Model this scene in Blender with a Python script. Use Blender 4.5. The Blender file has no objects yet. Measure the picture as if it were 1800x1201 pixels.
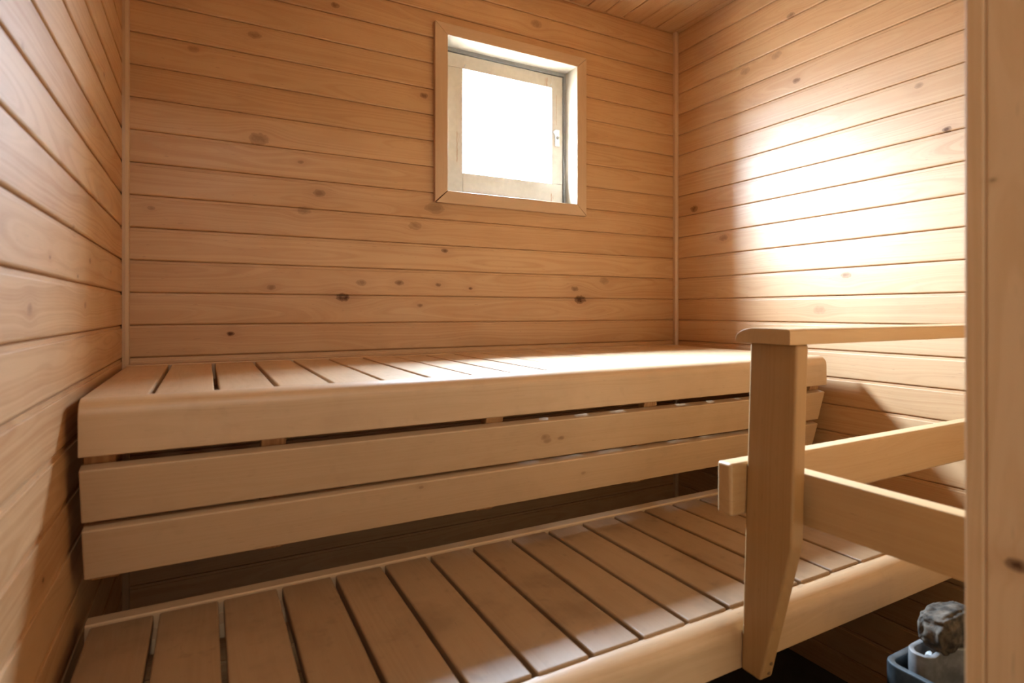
import bpy, bmesh, math, random
from mathutils import Vector, Matrix, noise as mnoise

random.seed(7)
C = bpy.context.scene.collection
SC = bpy.context.scene
H = 1.066            # eye height above the floor
W = 1.802            # room width, x = 0 left wall .. W right wall
Y0 = 0.0             # back wall face
YF = -1.45           # room face of the front (door) wall
CEIL = 2.154
PITCH = 0.08         # cover width of one wall panel
G0 = 1.0325          # height of a panel joint

SKY, SUNSIDE, FILL = 178.0, 0.55, 16.0

# ------------------------------------------------------------------ nodes
class NT:
    def __init__(s, tree): s.t = tree; s.n = tree.nodes; s.l = tree.links
    def node(s, typ, **kw):
        n = s.n.new(typ)
        for k, v in kw.items(): setattr(n, k, v)
        return n
    def put(s, sock, v):
        if isinstance(v, bpy.types.NodeSocket): s.l.new(v, sock)
        elif v is not None: sock.default_value = v
    def m(s, op, a, b=None, c=None, clamp=False):
        n = s.node('ShaderNodeMath', operation=op, use_clamp=clamp)
        s.put(n.inputs[0], a)
        if b is not None: s.put(n.inputs[1], b)
        if c is not None: s.put(n.inputs[2], c)
        return n.outputs[0]
    def vec(s, x, y, z):
        n = s.node('ShaderNodeCombineXYZ')
        for i, v in enumerate((x, y, z)): s.put(n.inputs[i], v)
        return n.outputs[0]
    def sep(s, v):
        n = s.node('ShaderNodeSeparateXYZ'); s.put(n.inputs[0], v); return n.outputs
    def noise(s, v, scale=1.0, detail=2.0, rough=0.5, dims='3D', w=None):
        n = s.node('ShaderNodeTexNoise', noise_dimensions=dims)
        if dims != '1D': s.put(n.inputs['Vector'], v)
        if w is not None: s.put(n.inputs['W'], w)
        n.inputs['Scale'].default_value = scale
        n.inputs['Detail'].default_value = detail
        n.inputs['Roughness'].default_value = rough
        return n.outputs['Fac']
    def ramp(s, f, lo, hi, a=0.0, b=1.0):
        n = s.node('ShaderNodeMapRange', interpolation_type='SMOOTHSTEP')
        s.put(n.inputs[0], f)
        for i, v in zip((1, 2, 3, 4), (lo, hi, a, b)): n.inputs[i].default_value = v
        return n.outputs[0]
    def mix(s, f, a, b, blend='MIX'):
        n = s.node('ShaderNodeMix', data_type='RGBA', blend_type=blend)
        s.put(n.inputs[0], f)
        for i, v in ((6, a), (7, b)):
            if isinstance(v, tuple): v = (*v, 1.0) if len(v) == 3 else v
            s.put(n.inputs[i], v)
        return n.outputs[2]

def new_mat(name):
    m = bpy.data.materials.new(name); m.use_nodes = True
    t = NT(m.node_tree); t.n.clear()
    out = t.node('ShaderNodeOutputMaterial'); b = t.node('ShaderNodeBsdfPrincipled')
    t.l.new(b.outputs[0], out.inputs[0])
    return m, t, b, out

def wood(name, light, dark, knots=(), plane=None, rough=0.4, ringc=0.45, fleck=0.35, blotch=0.3,
         pins=0.5, toning=0.12, stain=0.0, bump=0.06, figure=0.0, spec=0.9):
    """Sawn timber.  The mesh carries a corner vector 'grain' = (along, across, 4*seed + depth) in metres."""
    m, t, b, out = new_mat(name)
    at = t.node('ShaderNodeAttribute', attribute_name='grain')
    a, c, z = t.sep(at.outputs['Vector'])
    seed = t.m('ROUND', t.m('DIVIDE', z, 4.0))
    dep = t.m('SUBTRACT', z, t.m('MULTIPLY', seed, 4.0))
    wn = t.node('ShaderNodeTexWhiteNoise', noise_dimensions='1D'); t.put(wn.inputs['W'], seed)
    r1, r2, r3 = t.sep(wn.outputs['Color'])
    so = t.m('MULTIPLY', seed, 7.31)
    # knots that stand at their own places on the wall
    kmask = None; kwarp = None; khalo = None
    if knots:
        ob = t.node('ShaderNodeTexCoord').outputs['Object']
        ox, oy, oz = t.sep(ob)
        u = ox if plane == 'x' else oy
        wob = t.noise(ob, 85.0, 2.0)
        for (ku, kz, kr, ks) in knots:
            du = t.m('MULTIPLY', t.m('SUBTRACT', u, ku), 0.75 / kr)
            dz = t.m('MULTIPLY', t.m('SUBTRACT', oz, kz), 1.25 / kr)
            d2 = t.m('ADD', t.m('MULTIPLY', du, du), t.m('MULTIPLY', dz, dz))
            dd = t.m('ADD', d2, t.m('MULTIPLY', t.m('SUBTRACT', wob, 0.5), 1.6))
            core = t.m('MULTIPLY', t.m('ADD', t.ramp(dd, 0.75, 1.15, 0.62, 0.0), t.ramp(dd, 0.05, 0.55, 0.38, 0.0)), ks)
            bell = t.m('EXPONENT', t.m('MULTIPLY', d2, -0.16))
            wv = t.m('MULTIPLY', t.m('MULTIPLY', bell, dz), kr * 0.9)
            kmask = core if kmask is None else t.m('MAXIMUM', kmask, core)
            kwarp = wv if kwarp is None else t.m('ADD', kwarp, wv)
            hl = t.m('MULTIPLY', bell, ks * 0.5)
            khalo = hl if khalo is None else t.m('MAXIMUM', khalo, hl)
    # warped growth rings around a pith that runs along the board
    wl = t.noise(t.vec(t.m('ADD', t.m('MULTIPLY', a, 1.7), so), t.m('MULTIPLY', c, 7.0), so), 1.0, 2.0)
    w2 = t.noise(t.vec(t.m('ADD', t.m('MULTIPLY', a, 9.0), so), t.m('MULTIPLY', c, 30.0), so), 1.0, 1.5)
    cw = t.m('ADD', c, t.m('MULTIPLY', t.m('SUBTRACT', w2, 0.5), 0.006))
    if kwarp is not None: cw = t.m('SUBTRACT', cw, kwarp)
    cc = t.m('ADD', cw, t.m('MULTIPLY', t.m('SUBTRACT', r1, 0.5), 0.09))
    pd = t.m('ADD', dep, t.m('ADD', t.m('MULTIPLY', r2, 0.05), t.m('MULTIPLY', t.m('SUBTRACT', wl, 0.3), 0.06)))
    rad = t.m('SQRT', t.m('ADD', t.m('MULTIPLY', cc, cc), t.m('MULTIPLY', pd, pd)))
    rings = t.noise(t.vec(t.m('ADD', t.m('MULTIPLY', rad, 330.0), so), t.m('MULTIPLY', a, 0.5), so), 1.0, 2.0, 0.6)
    rings = t.ramp(rings, 0.32, 0.72)
    fib = t.noise(t.vec(t.m('ADD', t.m('MULTIPLY', a, 14.0), so), t.m('MULTIPLY', c, 700.0), t.m('MULTIPLY', dep, 700.0)), 1.0, 2.0)
    blo = t.noise(t.vec(t.m('ADD', t.m('MULTIPLY', a, 5.0), so), t.m('MULTIPLY', c, 13.0), so), 1.0, 3.0)
    f = t.m('ADD', t.m('MULTIPLY', rings, ringc), t.m('MULTIPLY', t.m('SUBTRACT', fib, 0.35), 0.35))
    f = t.m('ADD', f, t.m('MULTIPLY', t.m('SUBTRACT', blo, 0.5), blotch * 2.2))
    f = t.m('ADD', f, t.m('MULTIPLY', t.m('SUBTRACT', r3, 0.5), toning * 3.0), clamp=True)
    col = t.mix(f, light, dark)
    # short dark flecks
    fl = t.noise(t.vec(t.m('ADD', t.m('MULTIPLY', a, 38.0), so), t.m('MULTIPLY', c, 420.0), so), 1.0, 1.0)
    fl = t.m('MULTIPLY', t.ramp(fl, 0.72, 0.80), fleck)
    col = t.mix(fl, col, tuple(x * 0.45 for x in dark))
    # random pin knots
    if pins > 0:
        vo = t.node('ShaderNodeTexVoronoi', feature='F1')
        t.put(vo.inputs['Vector'], t.vec(t.m('ADD', t.m('MULTIPLY', a, 4.5), so), t.m('MULTIPLY', c, 11.0), so))
        vo.inputs['Scale'].default_value = 1.0
        vr, vg, vb = t.sep(vo.outputs['Color'])
        on = t.m('GREATER_THAN', vr, 1.0 - 0.45 * pins)
        size = t.m('ADD', t.m('MULTIPLY', vg, 0.045), 0.012)
        pk = t.m('MULTIPLY', t.m('SUBTRACT', 1.0, t.m('DIVIDE', vo.outputs['Distance'], size), clamp=True), on)
        pk = t.m('MULTIPLY', pk, t.m('ADD', t.m('MULTIPLY', vb, 0.5), 0.25))
        col = t.mix(pk, col, tuple(x * 0.35 for x in dark))
    if khalo is not None:
        col = t.mix(t.m('MULTIPLY', khalo, 0.75), col, tuple(x * v for x, v in zip(dark, (0.74, 0.58, 0.45))))
        col = t.mix(kmask, col, (0.085, 0.028, 0.008))
    if stain > 0:     # grey wear and damp marks that crossed the boards
        tc = t.node('ShaderNodeTexCoord').outputs['Object']
        gm = t.node('ShaderNodeNewGeometry').outputs['Position']
        st = t.noise(gm, 9.0, 4.0, 0.6)
        st = t.m('MULTIPLY', t.ramp(st, 0.48, 0.72), stain)
        col = t.mix(st, col, tuple(x * v for x, v in zip(dark, (0.50, 0.47, 0.43))))
        st2 = t.noise(gm, 31.0, 2.0, 0.6)
        col = t.mix(t.m('MULTIPLY', t.ramp(st2, 0.60, 0.72), stain * 0.6), col, tuple(x * 0.4 for x in dark))
    t.put(b.inputs['Base Color'], col)
    rv = t.m('ADD', rough, t.m('MULTIPLY', t.m('SUBTRACT', blo, 0.5), 0.22))
    rv = t.m('ADD', rv, t.m('MULTIPLY', t.m('SUBTRACT', fib, 0.5), 0.10))
    t.put(b.inputs['Roughness'], rv)
    if kmask is not None: t.put(b.inputs['Specular IOR Level'], t.m('MULTIPLY', t.m('SUBTRACT', 1.0, t.m('MULTIPLY', kmask, 0.75)), spec))
    else: b.inputs['Specular IOR Level'].default_value = spec
    hgt = t.m('ADD', t.m('MULTIPLY', fib, 0.5), t.m('MULTIPLY', rings, 0.25))
    if figure > 0:
        fg = t.noise(t.vec(t.m('ADD', t.m('MULTIPLY', a, 16.0), so), t.m('MULTIPLY', c, 9.0), so), 1.0, 1.5)
        hgt = t.m('ADD', hgt, t.m('MULTIPLY', fg, figure))
    bp = t.node('ShaderNodeBump'); bp.inputs['Strength'].default_value = bump
    bp.inputs['Distance'].default_value = 0.002
    t.put(bp.inputs['Height'], hgt); t.put(b.inputs['Normal'], bp.outputs[0])
    return m

def plain(name, col, rough=0.5, metal=0.0, nscale=0.0, namt=0.1, bump=0.0, spec=0.5):
    m, t, b, out = new_mat(name)
    b.inputs['Roughness'].default_value = rough; b.inputs['Metallic'].default_value = metal
    b.inputs['Specular IOR Level'].default_value = spec
    if nscale:
        tc = t.node('ShaderNodeTexCoord').outputs['Object']
        n = t.noise(tc, nscale, 4.0, 0.6)
        t.put(b.inputs['Base Color'], t.mix(t.ramp(n, 0.3, 0.7), tuple(x * (1 - namt) for x in col), tuple(min(1, x * (1 + namt)) for x in col)))
        if bump:
            bp = t.node('ShaderNodeBump'); bp.inputs['Strength'].default_value = bump; bp.inputs['Distance'].default_value = 0.004
            t.put(bp.inputs['Height'], n); t.put(b.inputs['Normal'], bp.outputs[0])
    else:
        b.inputs['Base Color'].default_value = (*col, 1)
    return m

KB = [(0.235, 1.007, 0.0075, 1), (0.523, 1.106, 0.0147, 1), (1.348, 1.107, 0.0181, 1), (0.46, 1.398, 0.0128, 0.6), (0.303, 1.528, 0.0198, 0.5), (0.293, 1.804, 0.0122, 0.5), (0.767, 1.727, 0.0105, 0.7), (0.802, 1.385, 0.0229, 0.45), (0.69, 1.152, 0.0102, 0.7), (0.813, 1.148, 0.0071, 0.7), (0.576, 1.149, 0.0116, 0.5), (0.923, 1.139, 0.0054, 0.9), (1.324, 1.145, 0.012, 0.6), (0.834, 1.255, 0.0089, 0.8), (0.409, 1.479, 0.0063, 0.6), (0.419, 1.346, 0.0142, 0.4), (0.058, 1.322, 0.007, 0.5), (0.502, 1.937, 0.0097, 0.7), (1.167, 2.042, 0.0174, 0.4), (1.453, 1.176, 0.0165, 0.35), (0.334, 1.131, 0.0092, 0.5), (0.15, 1.736, 0.0102, 0.35), (0.739, 1.326, 0.0156, 0.4), (0.754, 1.084, 0.0069, 0.6)]
KR = [(-0.93, 1.518, 0.0085, 0.9), (-0.675, 1.17, 0.0115, 0.6), (-0.519, 1.786, 0.0107, 0.7), (-0.095, 1.453, 0.015, 0.8), (-0.234, 1.328, 0.0142, 0.5), (-0.499, 1.999, 0.0108, 0.6), (-0.448, 1.893, 0.0147, 0.4), (-0.327, 1.887, 0.0155, 0.4), (-0.866, 1.65, 0.0088, 0.4), (-0.594, 1.07, 0.0154, 0.3)]
KL = [(-0.288, 1.536, 0.0056, 0.8), (-0.735, 1.136, 0.0037, 0.7), (-0.446, 1.154, 0.0059, 0.6), (-0.552, 1.121, 0.0036, 0.7), (-0.489, 1.076, 0.0076, 0.4), (-0.832, 1.068, 0.0091, 0.35), (-0.196, 1.15, 0.0048, 0.5), (-0.582, 1.194, 0.0061, 0.4), (-0.77, 0.732, 0.0042, 0.9), (-0.86, 1.359, 0.005, 0.3)]
KJ = [(-0.0322, 0.886, 0.0062, 1.0), (-0.0178, 1.162, 0.002, 0.5)]     # measured from the frame's own origin

PL, PD = (0.565, 0.345, 0.170), (0.43, 0.215, 0.078)       # wall panels
WL, WD = (0.56, 0.378, 0.218), (0.45, 0.275, 0.135)        # bench timber
M = {}
M['wall_back'] = wood('back_wall_panelling', PL, PD, KB, 'x', rough=0.50, ringc=0.5, blotch=0.36, fleck=0.5)
M['wall_right'] = wood('right_wall_panelling', PL, PD, KR, 'y', rough=0.50, figure=0.5, ringc=0.5, blotch=0.36, fleck=0.5)
M['wall_left'] = wood('left_wall_panelling', PL, PD, KL, 'y', rough=0.50, figure=0.6, ringc=0.80, blotch=0.55)
M['panel'] = wood('plain_panelling', PL, PD, rough=0.50)
M['jamb'] = wood('door_frame_timber', (0.74, 0.48, 0.26), (0.62, 0.35, 0.15), KJ, 'y', rough=0.5, pins=0)
M['bench'] = wood('bench_timber', WL, WD, rough=0.48, ringc=0.3, pins=0.2, toning=0.08, blotch=0.25, fleck=0.25, stain=0.12)
M['skirt'] = wood('skirt_timber', WL, WD, [(-.092, -.139, .0085, .40), (-.086, -.1475, .0075, .36), (-.0524, -.1455, .006, .45), (-.36, -.21, .004, .3), (.02, -.235, .005, .3)], 'x', rough=0.48, ringc=0.3, pins=0.15, toning=0.05, blotch=0.25, fleck=0.3, stain=0.12)
M['slat_up'] = wood('upper_slat_timber', WL, WD, rough=0.58, spec=0.4, ringc=0.3, pins=0.15, toning=0.10, blotch=0.25, stain=0.15)
M['slat_lo'] = wood('worn_slat_timber', spec=0.65, light=(0.325, 0.202, 0.105), dark=(0.24, 0.132, 0.056), rough=0.55, ringc=0.3, pins=0.1, toning=0.12, blotch=0.35, stain=0.40)
M['post'] = wood('shaded_post_timber', (0.41, 0.24, 0.10), (0.32, 0.165, 0.055), rough=0.50, ringc=0.35, pins=0.1, toning=0.06, spec=0.6)  # rail timber darkened overall to stand for shade on the walkway face
M['rail'] = wood('guard_rail_timber', (0.54, 0.345, 0.17), (0.44, 0.25, 0.10), rough=0.48, ringc=0.35, pins=0.1, toning=0.06)
M['casing'] = wood('casing_timber', (0.56, 0.385, 0.24), (0.47, 0.295, 0.16), rough=0.45, ringc=0.3, pins=0.1, toning=0.05)
M['spruce'] = wood('rough_batten_timber', (0.58, 0.33, 0.14), (0.36, 0.16, 0.05), rough=0.6, ringc=0.9, pins=0)
M['paint'] = plain('cream_paint', (0.64, 0.605, 0.54), 0.45, nscale=60, namt=0.04)
M['reveal'] = plain('pale_reveal_paint', (0.36, 0.295, 0.22), 0.5, nscale=25, namt=0.07)
M['grey'] = plain('grey_gasket', (0.30, 0.32, 0.33), 0.5)
M['steel'] = plain('zinc_plate', (0.62, 0.66, 0.68), 0.32, 1.0)
M['plug'] = plain('screw_hole_brown', (0.16, 0.085, 0.035), 0.6)
M['iron'] = plain('dark_blue_steel', (0.10, 0.125, 0.14), 0.42, 0.7, nscale=40, namt=0.25, bump=0.05)
M['pale_steel'] = plain('weathered_pale_steel', (0.26, 0.255, 0.25), 0.5, 0.5, nscale=30, namt=0.3, bump=0.1)
M['stone'] = plain('olivine_stone', (0.075, 0.058, 0.042), 0.8, nscale=45, namt=0.7, bump=0.8, spec=0.25)
M['stone2'] = plain('pale_stone', (0.42, 0.42, 0.40), 0.8, nscale=35, namt=0.3, bump=0.6)
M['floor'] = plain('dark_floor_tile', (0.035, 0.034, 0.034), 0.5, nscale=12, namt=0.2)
M['hall'] = plain('washroom_plaster', (0.62, 0.60, 0.56), 0.7)

# drip marks of old resin on the cream sash
def drips():
    m = M['paint'].copy(); m.name = 'cream_paint_with_resin_drips'
    t = NT(m.node_tree); b = next(n for n in t.n if n.type == 'BSDF_PRINCIPLED')
    base = b.inputs['Base Color'].links[0].from_socket
    ob = t.node('ShaderNodeNewGeometry').outputs['Position']; x, y, z = t.sep(ob)
    wob = t.m('MULTIPLY', t.m('SUBTRACT', t.noise(ob, 55.0, 3.0), 0.5), 0.007)
    col = base
    for (dx, z0, z1, w_, s_) in ((1.247, 1.866, 1.898, .0026, .75), (1.2405, 1.866, 1.896, .0018, .6), (1.287, 1.735, 1.842, .0016, .55),
                                 (0.902, 1.555, 1.655, .0030, .45), (0.909, 1.62, 1.652, .0016, .3), (1.266, 1.457, 1.488, .0022, .8), (1.2735, 1.468, 1.480, .0028, .5)):
        d = t.m('ABSOLUTE', t.m('ADD', t.m('SUBTRACT', x, dx), wob))
        k = t.ramp(d, w_ * 0.4, w_, 1.0, 0.0)
        k = t.m('MULTIPLY', k, t.m('MULTIPLY', t.ramp(z, z0 - .004, z0 + .004), t.ramp(z, z1 - .006, z1 + .004, 1.0, 0.0)))
        k = t.m('MULTIPLY', k, s_)
        col = t.mix(k, col, (0.42, 0.20, 0.08))
    t.put(b.inputs['Base Color'], col)
    return m
M['drips'] = drips()

def glass_mat():
    m = bpy.data.materials.new('clear_window_glass'); m.use_nodes = True
    t = NT(m.node_tree); t.n.clear()
    out = t.node('ShaderNodeOutputMaterial')
    tr = t.node('ShaderNodeBsdfTransparent'); tr.inputs[0].default_value = (0.97, 0.985, 0.98, 1)
    gl = t.node('ShaderNodeBsdfGlossy'); gl.inputs['Roughness'].default_value = 0.02
    fr = t.node('ShaderNodeFresnel'); bk = t.node('ShaderNodeNewGeometry').outputs['Backfacing']
    t.put(fr.inputs[0], t.m('SUBTRACT', 1.45, t.m('MULTIPLY', bk, 1.45 - 1 / 1.45)))
    mx = t.node('ShaderNodeMixShader')
    t.l.new(fr.outputs[0], mx.inputs[0]); t.l.new(tr.outputs[0], mx.inputs[1]); t.l.new(gl.outputs[0], mx.inputs[2])
    t.l.new(mx.outputs[0], out.inputs[0])
    return m
M['glass'] = glass_mat()

# ------------------------------------------------------------------ objects
def link(name, me, mat, parent=None):
    o = bpy.data.objects.new(name, me); C.objects.link(o)
    if mat is not None and not me.materials: me.materials.append(mat)
    if parent is not None: o.parent = parent
    return o

def empty(name, label, cat, loc=(0, 0, 0), kind=None, group=None):
    o = bpy.data.objects.new(name, None); C.objects.link(o); o.location = loc
    o.empty_display_size = 0.05
    tag(o, label, cat, kind, group); return o

def tag(o, label, cat, kind=None, group=None):
    o['label'] = label; o['category'] = cat
    if kind: o['kind'] = kind
    if group: o['group'] = group
    return o

SEED = [11]
def nseed(): SEED[0] += 1; return SEED[0]

def to_mesh(name, bm, smooth=False):
    me = bpy.data.meshes.new(name); bm.normal_update(); bm.to_mesh(me); bm.free()
    if smooth:
        for p in me.polygons: p.use_smooth = True
    return me

class Parts:
    """places meshes given in room coordinates under a thing whose origin is elsewhere"""
    def __init__(s, root): s.root = root; s.off = Vector(root.location) if root else Vector((0, 0, 0))
    def add(s, name, bm, mat, parent=None, label=None, smooth=False):
        bmesh.ops.translate(bm, vec=-s.off, verts=bm.verts)
        o = link(name, to_mesh(name, bm, smooth), mat, parent or s.root)
        if label: o['label'] = label
        return o

def grain(bm, along, across, depth, seed=None, origin=None):
    """store the timber coordinates on the corners"""
    seed = nseed() if seed is None else seed
    lay = bm.loops.layers.float_vector.get('grain') or bm.loops.layers.float_vector.new('grain')
    if origin is None:
        cs = [v.co for v in bm.verts]; origin = sum(cs, Vector()) / len(cs)
    off = (seed * 0.377) % 3.0
    for f in bm.faces:
        for l in f.loops:
            d = l.vert.co - origin
            l[lay] = (d.dot(along) + off, d.dot(across), seed * 4.0 + max(-1.5, min(1.5, d.dot(depth))))

AX = {'x': Vector((1, 0, 0)), 'y': Vector((0, 1, 0)), 'z': Vector((0, 0, 1))}

def box(x0, x1, y0, y1, z0, z1, bev=0.0, seg=2, along='x', across='z', depth='y', rot=None, pivot=None, seed=None):
    bm = bmesh.new()
    bmesh.ops.create_cube(bm, size=1.0)
    for v in bm.verts:
        v.co = Vector(((x0 + x1) / 2 + v.co.x * (x1 - x0), (y0 + y1) / 2 + v.co.y * (y1 - y0), (z0 + z1) / 2 + v.co.z * (z1 - z0)))
    if bev:
        bmesh.ops.bevel(bm, geom=list(bm.edges), offset=bev, segments=seg, profile=0.5, affect='EDGES')
    grain(bm, AX[along], AX[across], AX[depth], seed)
    if rot is not None:
        bmesh.ops.rotate(bm, cent=pivot, matrix=rot, verts=bm.verts)
    return bm

def extrude(profile, axis, a0, a1, across, depth, bev=0.0, seed=None, cap_bev=0.0):
    """profile: list of 2-D points in the plane normal to axis, in the order (next axis, next next axis):
       axis x -> (y, z), axis y -> (x, z), axis z -> (x, y)"""
    bm = bmesh.new()
    def P(p, a):
        if axis == 'x': return Vector((a, p[0], p[1]))
        if axis == 'y': return Vector((p[0], a, p[1]))
        return Vector((p[0], p[1], a))
    A = [bm.verts.new(P(p, a0)) for p in profile]; B = [bm.verts.new(P(p, a1)) for p in profile]
    n = len(profile)
    caps = [bm.faces.new(A), bm.faces.new(B[::-1])]
    for i in range(n):
        bm.faces.new((A[i], B[i], B[(i + 1) % n], A[(i + 1) % n]))
    bmesh.ops.recalc_face_normals(bm, faces=bm.faces)
    if cap_bev:
        ed = [e for f in caps for e in f.edges]
        bmesh.ops.bevel(bm, geom=ed, offset=cap_bev, segments=2, profile=0.5, affect='EDGES')
    grain(bm, AX[axis], AX[across], AX[depth], seed)
    return bm

# ---- tongue-and-groove panelling -----------------------------------------------------------------
def panel_profile(z0, z1, g0, pitch):
    """points (depth into room, position across) going from z1 down to z0"""
    pts = [(0.0, z1)]
    k = math.floor((z1 - g0) / pitch)
    ks = []
    while g0 + k * pitch > z0 - 0.01:
        ks.append(g0 + k * pitch); k -= 1
    for g in ks:
        for d, o in ((0, .0040), (-.0006, .0020), (-.0020, .0006), (-.0065, .0), (-.0065, -.0012), (-.0030, -.0022), (-.0027, -.0080), (-.0004, -.0087), (0, -.0100)):
            z = g + o
            if z0 < z < z1: pts.append((d, z))
    pts.append((0.0, z0))
    return pts

def panel_wall(bm, axis, face, sign, u0, u1, z0, z1, g0=G0, pitch=PITCH, thick=0.10):
    """panelled slab. axis: wall runs along this axis; face: coordinate of its room face; sign: room side"""
    lay = bm.loops.layers.float_vector.get('grain') or bm.loops.layers.float_vector.new('grain')
    pts = panel_profile(z0, z1, g0, pitch)
    def P(u, d, z):
        if axis == 'x': return Vector((u, face + sign * d, z))       # boards along x, wall normal y
        if axis == 'y': return Vector((face + sign * d, u, z))       # boards along y, wall normal x
        return Vector((z, u, face + sign * d))                        # ceiling: boards along y, across x
    back = [(-thick, z0), (-thick, z1)]
    ring = pts + back
    A = [bm.verts.new(P(u0, *p)) for p in ring]; B = [bm.verts.new(P(u1, *p)) for p in ring]
    n = len(ring)
    for i in range(n):
        j = (i + 1) % n
        f = bm.faces.new((A[i], B[i], B[j], A[j]))
        zm = (ring[i][1] + ring[j][1]) / 2
        bi = math.floor((zm - g0 + .0006) / pitch)
        cz = g0 + (bi + .5) * pitch
        sd = (bi % 97) + {'x': 200, 'y': 400 + (300 if sign < 0 else 0), 'c': 900}[axis]
        for l in f.loops:
            p = l.vert.co
            u = p.x if axis == 'x' else p.y
            z = p.x if axis == 'c' else p.z
            l[lay] = (u + (sd * .713) % 5, z - cz, sd * 4.0)
    bm.faces.new(A); bm.faces.new(B[::-1])

def finish_wall(name, bm, mat, label, cat='wall'):
    bmesh.ops.recalc_face_normals(bm, faces=bm.faces)
    o = link(name, to_mesh(name, bm), mat)
    return tag(o, label, cat, 'structure')

# window opening in the back wall
YO = 0.20            # outer face of the back wall
OX0, OX1, OZ0, OZ1 = 0.832, 1.332, 0.367 + H, 0.865 + H
bm = bmesh.new()
panel_wall(bm, 'x', 0, -1, -0.1, OX0, 0, CEIL + .06, thick=YO)
panel_wall(bm, 'x', 0, -1, OX1, W + 0.1, 0, CEIL + .06, thick=YO)
panel_wall(bm, 'x', 0, -1, OX0, OX1, 0, OZ0, thick=YO)
panel_wall(bm, 'x', 0, -1, OX0, OX1, OZ1, CEIL + .06, thick=YO)
finish_wall('wall_back', bm, M['wall_back'], 'back wall of horizontal orange-brown wood panels around the small window')
bm = bmesh.new(); panel_wall(bm, 'y', 0, 1, YF - .1, .08, 0, CEIL + .06)
finish_wall('wall_left', bm, M['wall_left'], 'left wall of pale horizontal wood panels beside the camera')
bm = bmesh.new(); panel_wall(bm, 'y', W, -1, YF - .1, .08, 0, CEIL + .06)
finish_wall('wall_right', bm, M['wall_right'], 'right wall of horizontal wood panels washed white by the window light')
bm = bmesh.new(); panel_wall(bm, 'c', CEIL, -1, YF - .1, .08, -.06, W + .06, g0=1.787, pitch=0.0815)
finish_wall('ceiling', bm, M['panel'], 'ceiling of wood panels running towards the back wall', 'ceiling')

# door wall with its opening, the frame stands in it
DX0, DX1, DTOP = 0.035, 0.685, 1.98
bm = bmesh.new()
panel_wall(bm, 'x', YF, 1, DX1 + .03, W, 0, CEIL)
panel_wall(bm, 'x', YF, 1, DX0 - .03, DX1 + .03, DTOP + .03, CEIL)
panel_wall(bm, 'x', YF, 1, 0, DX0 - .03, 0, CEIL)
finish_wall('wall_front', bm, M['panel'], 'wood-panelled front wall holding the doorway at the right edge')
door = empty('door_1', 'blurred light wood door frame post along the right edge of the picture', 'door frame', (DX1, YF, 0), 'structure')
dp = Parts(door)
def jamb(x0, x1):
    return box(x0, x1, YF - .115, YF - .0136, 0, DTOP + .03, .0012, 2, 'z', 'y', 'x')
dp.add('jamb', jamb(DX1, DX1 + .03), M['jamb'])
dp.add('jamb', jamb(DX0 - .03, DX0), M['jamb'])
dp.add('head', box(DX0, DX1, YF - .115, YF - .0136, DTOP, DTOP + .03, .0012), M['jamb'])
dp.add('architrave', box(DX1 - .0004, DX1 + .055, YF - .0132, YF + .012 - .012, 0, DTOP + .06, .0016, 2, 'z', 'x', 'y'), M['jamb'])
dp.add('architrave', box(DX0 - .034, DX0, YF - .0132, YF, 0, DTOP + .06, .0016, 2, 'z', 'x', 'y'), M['jamb'])

# floors and the washroom behind the doorway
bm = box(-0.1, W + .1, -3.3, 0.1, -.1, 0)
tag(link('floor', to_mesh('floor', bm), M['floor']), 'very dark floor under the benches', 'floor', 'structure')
bm = bmesh.new()
for b_ in ((-.75, -.65, -3.3, YF - .1), (W + .1, W + .2, -3.3, YF - .1), (-.75, W + .2, -3.4, -3.3)):
    t_ = box(b_[0], b_[1], b_[2], b_[3], 0, 2.3)
    me_ = to_mesh('tmp', t_); bm.from_mesh(me_); bpy.data.meshes.remove(me_)
for b_ in ((-.75, W + .2, -3.4, YF - .1, 2.3, 2.4), (-.65, -.0, YF - .2, YF - .1, 0, 2.3), (0, W + .1, YF - .2, YF - .1, CEIL, 2.3), (-.75, -.1, -3.3, YF - .1, -.1, 0)):
    t_ = box(*b_); me_ = to_mesh('tmp', t_); bm.from_mesh(me_); bpy.data.meshes.remove(me_)
tag(link('wall_hall', to_mesh('wall_hall', bm), M['hall']), 'plain pale washroom walls behind the doorway', 'wall', 'structure')

# corner mouldings
def corner(cx, sx):
    w_ = .0145
    pr = [(cx, 0), (cx, -w_), (cx + sx * w_ * .45, -w_ * 1.0), (cx + sx * w_ * .9, -w_ * .75), (cx + sx * w_, -w_ * .4), (cx + sx * w_, 0)]
    return extrude(pr, 'z', 0, CEIL, 'x', 'y')
tag(link('trim_1', to_mesh('trim', corner(0, 1)), M['casing']), 'thin vertical wood moulding in the left back corner', 'corner moulding', 'structure')
tag(link('trim_2', to_mesh('trim', corner(W, -1)), M['casing']), 'thin vertical wood moulding in the right back corner', 'corner moulding', 'structure')

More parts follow.
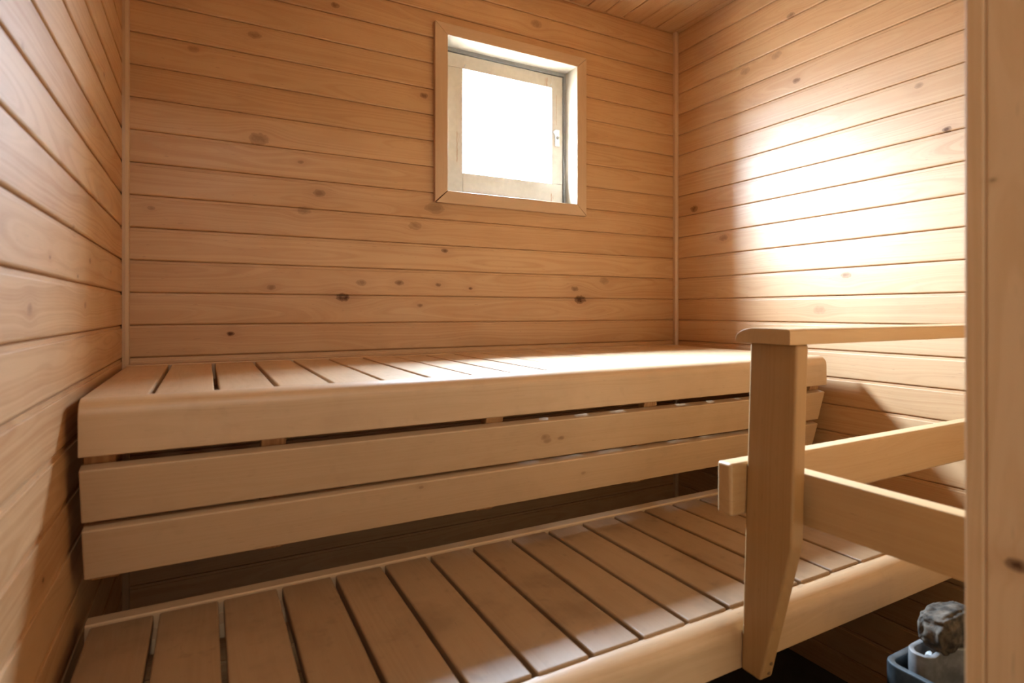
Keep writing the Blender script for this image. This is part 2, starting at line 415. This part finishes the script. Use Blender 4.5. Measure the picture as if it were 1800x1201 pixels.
# ---- window --------------------------------------------------------------------------------------
win = empty('window_1', 'small square window with wood casing and cream sash in the back wall', 'window', (1.081, 0, 1.68), 'structure')
wp = Parts(win)
cx0, cx1, cz0, cz1 = 0.798, 1.364, 0.336 + H, 0.8935 + H
ix0, ix1, iz0, iz1 = 0.840, 1.324, 0.375 + H, 0.857 + H
def prism(pts, y0, y1, along, across, bev=.0012):
    bm = bmesh.new()
    A = [bm.verts.new((p[0], y0, p[1])) for p in pts]; B = [bm.verts.new((p[0], y1, p[1])) for p in pts]
    n = len(pts); bm.faces.new(A); bm.faces.new(B[::-1])
    for i in range(n): bm.faces.new((A[i], B[i], B[(i + 1) % n], A[(i + 1) % n]))
    bmesh.ops.recalc_face_normals(bm, faces=bm.faces)
    if bev: bmesh.ops.bevel(bm, geom=list(bm.edges), offset=bev, segments=2, profile=.5, affect='EDGES')
    grain(bm, AX[along], AX[across], AX['y']); return bm
e = .0006
CT = -.0155
wp.add('casing', prism([(cx0, cz1), (cx1, cz1), (ix1, iz1 + e), (ix0, iz1 + e)], CT, -.0002, 'x', 'z'), M['casing'])
wp.add('casing', prism([(cx1 + 0, cz1 - 2 * e), (cx1, cz0 + 2 * e), (ix1 + e, iz0), (ix1 + e, iz1)], CT, -.0002, 'z', 'x'), M['casing'])
wp.add('casing', prism([(cx0 + .003, cz0), (cx1, cz0), (ix1, iz0 - e), (ix0 + .0008, iz0 - e)], CT, -.0002, 'x', 'z'), M['casing'])
wp.add('casing', prism([(cx0, cz1 - 2 * e), (cx0, cz0 + .0025), (ix0 - e, iz0 + .0005), (ix0 - e, iz1)], CT, -.0002, 'z', 'x'), M['casing'])
YS = 0.058        # where the reveal boards end
wp.add('reveal_board', box(ix0, ix1, -.0145, YS, iz1, iz1 + .0075, .0008), M['reveal'])
wp.add('reveal_board', box(ix0, ix1, -.0145, YS, iz0 - .0075, iz0, .0008), M['reveal'])
wp.add('reveal_board', box(ix0 - .0075, ix0, -.0145, YS, iz0, iz1, .0008, 2, 'z', 'y', 'x'), M['reveal'])
wp.add('reveal_board', box(ix1, ix1 + .0075, -.0145, YS, iz0, iz1, .0008, 2, 'z', 'y', 'x'), M['reveal'])
# outer frame: a grey rebate that shows as a thin line around the sash
fx0, fx1, fz0, fz1 = ix0 - .02, ix1 + .02, iz0 - .02, iz1 + .02
bm = bmesh.new()
for b_ in ((fx0, ix0 + .008, fz0, fz1), (ix1 - .008, fx1, fz0, fz1), (ix0 + .008, ix1 - .008, fz0, iz0 + .008), (ix0 + .008, ix1 - .008, iz1 - .011, fz1)):
    t_ = box(b_[0], b_[1], YS, YS + .05, b_[2], b_[3]); me_ = to_mesh('tmp', t_); bm.from_mesh(me_); bpy.data.meshes.remove(me_)
wp.add('outer_frame', bm, M['grey'])
# sash, four boards jointed like a pinwheel
YG = 0.066
sx0, sx1, sz0, sz1 = ix0 + .0085, ix1 - .0105, iz0 + .0095, iz1 - .0135
gx0, gx1, gz0, gz1 = 0.9225, 1.2675, 0.4565 + H, 0.7985 + H
j = .0004
def sash(x0, x1, z0, z1, al):
    return box(x0, x1, YG - .004, YG + .032, z0, z1, .0012, 2, al, 'z' if al == 'x' else 'x', 'y')
wp.add('sash_rail', sash(sx0, gx1 - j, gz1, sz1, 'x'), M['drips'])
wp.add('sash_stile', sash(gx1, sx1, gz0 + j, sz1, 'z'), M['drips'])
wp.add('sash_rail', sash(gx0 + j, sx1, sz0, gz0, 'x'), M['drips'])
wp.add('sash_stile', sash(sx0, gx0, sz0, gz1 - j, 'z'), M['drips'])
wp.add('glass_pane', box(gx0 - .003, gx1 + .003, YG + .014, YG + .018, gz0 - .003, gz1 + .003), M['glass'])
# the deep outer lining between the sash and the outside of the wall
q = .012
bm = bmesh.new()
for b_ in ((fx0, gx0 - q, fz0, fz1), (gx1 + q, fx1, fz0, fz1), (gx0 - q, gx1 + q, fz0, gz0 - q), (gx0 - q, gx1 + q, gz1 + q, fz1)):
    t_ = box(b_[0], b_[1], YS + .05, YO + .004, b_[2], b_[3]); me_ = to_mesh('tmp', t_); bm.from_mesh(me_); bpy.data.meshes.remove(me_)
wp.add('outer_lining', bm, M['reveal'])
# zinc latch plate with screws
lx, lz, ly = 1.289, 0.622 + H, YG - .004
pts = [(-.009, -.030), (.009, -.030), (.009, .030), (-.004, .030), (-.0085, .0285), (-.016, .022), (-.0165, .017), (-.009, .008)]
latch = wp.add('latch', prism([(lx + p[0], lz + p[1]) for p in pts], ly - .003, ly, 'z', 'x', .0006), M['steel'], label='zinc latch plate')
def disc(x, y, z, r, h, nrm='y', seg=16):
    bm = bmesh.new(); bmesh.ops.create_cone(bm, cap_ends=True, segments=seg, radius1=r, radius2=r * .85, depth=h)
    if nrm == 'y': bmesh.ops.rotate(bm, cent=(0, 0, 0), matrix=Matrix.Rotation(math.radians(90), 3, 'X'), verts=bm.verts)
    bmesh.ops.translate(bm, vec=(x, y, z), verts=bm.verts); return bm
for dz, r, mt in ((.021, .0042, M['steel']), (0, .0060, M['grey']), (-.021, .0042, M['steel'])):
    s_ = disc(lx + .001, ly - .0036, lz + dz, r, .0016)
    s_ = wp.add('screw', s_, mt, latch)
for gx, gz in ((0.930, 0.808 + H), (1.2625, 0.806 + H)):
    c_ = box(gx - .0012, gx + .0012, YG - .0065, YG - .0035, gz - .006, gz + .006, .0004, 1, rot=Matrix.Rotation(math.radians(28), 3, 'Y'), pivot=(gx, YG, gz))
    wp.add('glazing_clip', c_, M['steel'], label='small silver glazing pin')

# ---- benches -------------------------------------------------------------------------------------
BX0, BX1 = 0.0163, 1.7395
NS, SP, SWD = 19, 0.0907, 0.0832
def arc(cy, cz, r, a0, a1, n):
    return [(cy + r * math.cos(math.radians(a0 + (a1 - a0) * i / n)), cz + r * math.sin(math.radians(a0 + (a1 - a0) * i / n))) for i in range(n + 1)]

def front_board(y_face, y_back, z_top, z_bot, r):
    pr = [(y_back, z_bot), (y_back, z_top)] + arc(y_face + r, z_top - r, r, 90, 180, 10) + arc(y_face + .002, z_bot + .002, .002, 180, 270, 3)
    bm = extrude(pr, 'x', BX0, BX1, 'z', 'y', cap_bev=.0015)
    return bm

def shade_auto(o, ang=30):
    me = o.data
    for p in me.polygons: p.use_smooth = True
    me.set_sharp_from_angle(angle=math.radians(ang))
    wn = o.modifiers.new('weighted_normals', 'WEIGHTED_NORMAL'); wn.mode = 'FACE_AREA'; wn.keep_sharp = True

up = empty('sauna_bench', 'upper pale wood bench under the window with two tilted boards below its front edge', 'bench', (0.9, -.34, .94), group=None)
P = Parts(up)
zt = H - .1270
for k in range(NS):
    x0 = BX0 + k * SP
    jz = random.uniform(-.0006, .0004)
    bm = box(x0, min(x0 + SWD, BX1), -.6275 + random.uniform(-.0006, .0004), -.084 + random.uniform(-.003, .003), zt - .022 + jz, zt + jz, .0022, 2, 'y', 'x', 'z')
    P.add('slat', bm, M['slat_up'])
o = P.add('front_board', front_board(-.658, -.6285, zt - .0003, H - .2105, .026), M['bench']); shade_auto(o)
P.add('back_rail', box(BX0, BX1, -.081, -.038, zt - .040, zt + .0012, .002), M['bench'])
for x_ in (BX0 + .004, .62, 1.10, 1.69):
    P.add('bearer', box(x_, x_ + .045, -.6285, -.082, zt - .0645, zt - .0225, .0015, 1, 'y', 'x', 'z'), M['spruce'])
P.add('wall_cleat', box(0.0, BX0 + .0035, -.42, -.05, zt - .10, zt - .0645 + .03, .001, 1, 'y', 'z', 'x'), M['spruce'])
P.add('wall_cleat', box(1.735, W, -.50, -.05, zt - .10, zt - .05, .001, 1, 'y', 'z', 'x'), M['spruce'])
# two tilted skirt boards on battens
tilt = math.atan2(.044, .1805)
for (ya, za, yb, zb) in ((-.6525, H - .2305, -.6320, H - .3128), (-.6320, H - .3250, -.6095, H - .4055)):
    d = Vector((0, yb - ya, zb - za)); L = d.length; ang = math.atan2(d.y, -d.z)
    bm = box(BX0, BX1, 0, .022, -L, 0, .0022, 2, 'x', 'z', 'y')
    bmesh.ops.rotate(bm, cent=(0, 0, 0), matrix=Matrix.Rotation(ang, 3, 'X'), verts=bm.verts)
    bmesh.ops.translate(bm, vec=(0, ya, za), verts=bm.verts)
    P.add('skirt_board', bm, M['skirt'])
for x_ in (.0385, .279, .695, 1.108, 1.722):
    w_ = .0195
    bm = box(x_ - w_, x_ + w_, .0225, .045, -.205, .045, .0012, 1, 'z', 'x', 'y')
    bmesh.ops.rotate(bm, cent=(0, 0, 0), matrix=Matrix.Rotation(tilt, 3, 'X'), verts=bm.verts)
    bmesh.ops.translate(bm, vec=(0, -.6535, H - .2240), verts=bm.verts)
    P.add('batten', bm, M['spruce'], label='orange rough-sawn batten')

lo = empty('sauna_bench', 'lower worn brown slatted bench in the foreground, its front edge behind the guard post', 'bench', (0.9, -.81, .585))
P = Parts(lo)
zl = H - .480
LX = 0.0225
for k in range(NS):
    x0 = LX + k * SP
    jz = random.uniform(-.0008, .0006)
    bm = box(x0, x0 + SWD - .0006, -1.018 + random.uniform(-.001, .001), -.6045 + random.uniform(-.002, .001), zl - .022 + jz, zl + jz, .0030, 3, 'y', 'x', 'z')
    P.add('slat', bm, M['slat_lo'])
BX0 = 0.0156
BX1 = 1.745
o = P.add('front_board', front_board(-1.050, -1.0188, zl - .0045, H - .5605, .030), M['bench']); shade_auto(o)
pr = [(-.575, zl - .045), (-.575, zl + .0015), (-.577, zl + .0030), (-.6005, zl + .0030), (-.6028, zl + .0010), (-.6028, zl - .0225), (-.640, zl - .0225), (-.640, zl - .045)]
P.add('back_rail', extrude(pr, 'x', BX0, BX1, 'y', 'z', cap_bev=.0012), M['bench'])
for x_ in (BX0 + .004, .62, 1.10, 1.69):
    P.add('bearer', box(x_, x_ + .045, -1.0187, -.641, zl - .0645, zl - .0226, .0015, 1, 'y', 'x', 'z'), M['spruce'])
P.add('wall_cleat', box(0.0, BX0 + .0035, -.90, -.66, zl - .115, zl - .05, .001, 1, 'y', 'z', 'x'), M['spruce'])
P.add('wall_cleat', box(1.738, W, -.98, -.62, zl - .115, zl - .05, .001, 1, 'y', 'z', 'x'), M['spruce'])

# ---- guard rail around the heater ----------------------------------------------------------------
gr = empty('guard_rail', 'light wood guard rail of one post, two crossbars and a flat handrail, right foreground', 'guard rail', (0.94, -1.09, H - .56))
P = Parts(gr)
# post: board cut on a slant at its lower front edge, leaning a little
pr = [(-1.0505, H - .0486), (-1.0505, H - .5605), (-1.086, H - .5605), (-1.131, H - .352), (-1.1325, H - .343), (-1.1325, H - .0486)]
bm = bmesh.new()
A = [bm.verts.new((0, *p)) for p in pr]; B = [bm.verts.new((.0275, *p)) for p in pr]
bm.faces.new(A); bm.faces.new(B[::-1])
for i in range(len(pr)): bm.faces.new((A[i], B[i], B[(i + 1) % len(pr)], A[(i + 1) % len(pr)]))
bmesh.ops.recalc_face_normals(bm, faces=bm.faces)
bmesh.ops.bevel(bm, geom=[e_ for e_ in bm.edges], offset=.0042, segments=3, profile=.5, affect='EDGES')
grain(bm, AX['z'], AX['y'], AX['x'])
for v in bm.verts: v.co.x += .9165 + (v.co.z - (H - .5605)) * (.0208 / .508)
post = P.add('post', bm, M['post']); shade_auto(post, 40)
for zz in (H - .5345, H - .5510):
    yy = -1.086 - (zz - (H - .5605)) * (.045 / .2085)
    xx = .9165 + .0165 + (zz - (H - .5605)) * .041
    bm = bmesh.new(); bmesh.ops.create_cone(bm, cap_ends=True, segments=16, radius1=.0030, radius2=.0030, depth=.0016)
    bmesh.ops.rotate(bm, cent=(0, 0, 0), matrix=Matrix.Rotation(math.radians(90 - 12), 3, 'X'), verts=bm.verts)
    bmesh.ops.translate(bm, vec=(xx, yy, zz), verts=bm.verts)
    P.add('screw', bm, M['plug'], post, label='dark sunken screw')
# handrail
pr = [(-1.1385, H - .0487), (-1.1395, H - .0470), (-1.1395, H - .0300), (-1.1375, H - .0270), (-1.1340, H - .0256), (-1.112, H - .0250)]
pr += [(-1.080 + .037 * math.sin(math.radians(t_)), H - .0435 + .0185 * math.cos(math.radians(t_))) for t_ in range(0, 91, 10)]
pr += [(-1.0435, H - .0470), (-1.0455, H - .0487)]
o = P.add('handrail', extrude(pr, 'x', .912, W - .0004, 'y', 'z', cap_bev=.0016), M['rail']); shade_auto(o, 35)
# crossbars
def rbox(*a, **k):
    return box(*a, **k)
o = P.add('crossbar', box(.8955, W - .0004, -1.0500, -1.0215, H - .3205, H - .2375, .0055, 3), M['rail']); shade_auto(o, 40)
o = P.add('crossbar', box(.9655, .9935, YF + .0004, -1.0505, H - .3205, H - .2420, .0025, 2, 'y', 'z', 'x'), M['rail']); shade_auto(o, 40)

# ---- heater --------------------------------------------------------------------------------------
def tub(foot, z0, z1, thick, lip=.0015, wave=None, closed_floor=None):
    """open vessel: foot = outline (ccw); walls of the given thickness, rounded rim"""
    n = len(foot)
    bm = bmesh.new()
    def inset(d):
        out = []
        for i in range(n):
            p0, p1, p2 = Vector(foot[i - 1]), Vector(foot[i]), Vector(foot[(i + 1) % n])
            t1 = (p1 - p0).normalized(); t2 = (p2 - p1).normalized()
            n1 = Vector((-t1.y, t1.x)); n2 = Vector((-t2.y, t2.x)); m_ = (n1 + n2).normalized()
            out.append(p1 + m_ * d / max(.5, m_.dot(n1)))
        return out
    lv = [(0, z0), (0, z1 - lip), (lip * .3, z1 - lip * .3), (lip, z1), (thick - lip, z1), (thick - lip * .3, z1 - lip * .3), (thick, z1 - lip), (thick, z0 + .02 if closed_floor is None else closed_floor)]
    rings = []
    for d, z in lv:
        ps = inset(d)
        rings.append([bm.verts.new((p.x, p.y, z + (wave(i) if wave and z > z1 - .02 else 0))) for i, p in enumerate(ps)])
    for a_, b_ in zip(rings, rings[1:]):
        for i in range(n):
            bm.faces.new((a_[i], a_[(i + 1) % n], b_[(i + 1) % n], b_[i]))
    bm.faces.new(rings[0][::-1]); bm.faces.new(rings[-1])
    bmesh.ops.recalc_face_normals(bm, faces=bm.faces)
    return bm

def rrect(x0, x1, y0, y1, r, seg=6):
    pts = []
    for cx, cy, a0 in ((x1 - r, y0 + r, -90), (x1 - r, y1 - r, 0), (x0 + r, y1 - r, 90), (x0 + r, y0 + r, 180)):
        for i in range(seg + 1):
            a = math.radians(a0 + 90 * i / seg); pts.append((cx + r * math.cos(a), cy + r * math.sin(a)))
    return pts

ht = empty('sauna_heater', 'dark steel sauna stove behind the guard rail, half hidden by the door frame', 'sauna heater', (1.30, -1.27, 0))
P = Parts(ht)
zc = H - .566
o = P.add('outer_casing', tub(rrect(1.146, 1.47, -1.405, -1.134, .024), .10, zc, .0115, .003), M['iron']); shade_auto(o, 40)
foot = [(1.1700, -1.176), (1.1715, -1.186), (1.178, -1.1915), (1.190, -1.1935), (1.203, -1.195), (1.216, -1.199), (1.230, -1.206), (1.244, -1.2145), (1.260, -1.226), (1.285, -1.244), (1.32, -1.27),
        (1.38, -1.335), (1.41, -1.345), (1.432, -1.335), (1.437, -1.31), (1.437, -1.19), (1.432, -1.165), (1.415, -1.156), (1.20, -1.154), (1.186, -1.155), (1.176, -1.161), (1.1705, -1.168)]
wv = {3: -.002, 4: .002, 5: .006, 6: .0065, 7: .006, 8: .004, 9: .002}
o = P.add('inner_basket', tub(foot, .14, H - .543, .0085, .0025, wave=lambda i: wv.get(i, 0), closed_floor=H - .62), M['pale_steel'], label='pale weathered steel stone basket'); shade_auto(o, 40)
for lx_, ly_ in ((1.18, -1.17), (1.44, -1.17), (1.18, -1.37), (1.44, -1.37)):
    P.add('foot', box(lx_ - .015, lx_ + .015, ly_ - .015, ly_ + .015, 0, .1005, .002), M['iron'])

def stone(cx, cy, cz, sx, sy, sz, seed, rough=.22, flat=0.0):
    bm = bmesh.new(); bmesh.ops.create_icosphere(bm, subdivisions=5, radius=1.0)
    o_ = Vector((seed * 3.1, seed * 1.7, seed * .9))
    for v in bm.verts:
        p = v.co.copy()
        q = Vector(tuple(math.copysign(abs(c_) ** .62, c_) for c_ in p))
        d = 1 + rough * mnoise.noise(p * 1.3 + o_) + .09 * mnoise.noise(p * 4 + o_) + .035 * mnoise.noise(p * 11 + o_)
        v.co = Vector((q.x * sx, q.y * sy, q.z * sz)) * d * .86
    me = to_mesh('stone', bm, True)
    return me, (cx, cy, cz)
def add_stone(args, mat, label):
    me, loc = stone(*args)
    o = link('sauna_stone', me, mat); o.location = loc
    return tag(o, label, 'stone', group='sauna stones in the heater')
add_stone((1.250, -1.181, H - .5170, .060, .030, .035, 3.0, .14), M['stone'], 'large dark brown stone lying across the rim of the stove basket')
add_stone((1.206, -1.178, H - .562, .010, .008, .014, 5.3), M['stone2'], 'tiny pale stone chip inside the stove basket, left of the big dark stone')

# ---- light ---------------------------------------------------------------------------------------
w = bpy.data.worlds.new('World'); SC.world = w; w.use_nodes = True
t = NT(w.node_tree); t.n.clear()
out = t.node('ShaderNodeOutputWorld'); bg = t.node('ShaderNodeBackground')
gen = t.node('ShaderNodeTexCoord').outputs['Generated']
gx, gy, gz = t.sep(gen)
# overcast sky, brighter higher up and towards the sun's side (left), dim ground below the horizon
sky = t.ramp(gz, -0.10, 0.10)
t.put(bg.inputs[0], t.mix(sky, (0.70, 0.74, 0.78), (0.74, 0.94, 1.20)))
lift = t.ramp(gz, -0.14, 0.80, 0.34, 3.5)
side = t.m('ADD', 1.0, t.m('MULTIPLY', gx, -SUNSIDE))
t.put(bg.inputs[1], t.m('MULTIPLY', t.m('MULTIPLY', lift, side), SKY))
t.l.new(bg.outputs[0], out.inputs[0])
pl = bpy.data.lights.new('window_portal', 'AREA'); pl.shape = 'RECTANGLE'
pl.size = gx1 - gx0 + 2 * q; pl.size_y = gz1 - gz0 + 2 * q; pl.cycles.is_portal = True
po = bpy.data.objects.new('window_portal', pl); C.objects.link(po)
po.location = ((gx0 + gx1) / 2, YO + .006, (gz0 + gz1) / 2); po.rotation_euler = (math.radians(-90), 0, 0)
# unseen fill light added behind the doorway to brighten jamb and bench fronts
al = bpy.data.lights.new('doorway_fill', 'AREA'); al.shape = 'DISK'; al.size = .35; al.energy = FILL; al.color = (1, .93, .84)
ao = bpy.data.objects.new('doorway_fill', al); C.objects.link(ao); ao.location = (.15, -2.6, 2.25)

# ---- camera --------------------------------------------------------------------------------------
cam = bpy.data.cameras.new('camera'); co = bpy.data.objects.new('camera', cam); C.objects.link(co)
co.location = (.1778, -1.6698, H); co.rotation_euler = (math.radians(90), 0, -.4922)
cam.sensor_width = 36; cam.lens = 1003.91 / 1800 * 36; cam.shift_y = -(600.5 - 547.34) / 1800
cam.clip_start = .01; cam.clip_end = 50
cam.dof.use_dof = True; cam.dof.focus_distance = 1.9; cam.dof.aperture_fstop = 4.8
SC.camera = co
SC.view_settings.view_transform = 'Standard'; SC.view_settings.look = 'None'
SC.view_settings.exposure = 0.0; SC.view_settings.gamma = 1.0; SC.view_settings.use_curve_mapping = False
cy = SC.cycles
cy.use_denoising = True; cy.max_bounces = 14; cy.diffuse_bounces = 10; cy.glossy_bounces = 6; cy.transparent_max_bounces = 8
cy.caustics_reflective = False; cy.caustics_refractive = False; cy.sample_clamp_indirect = 0
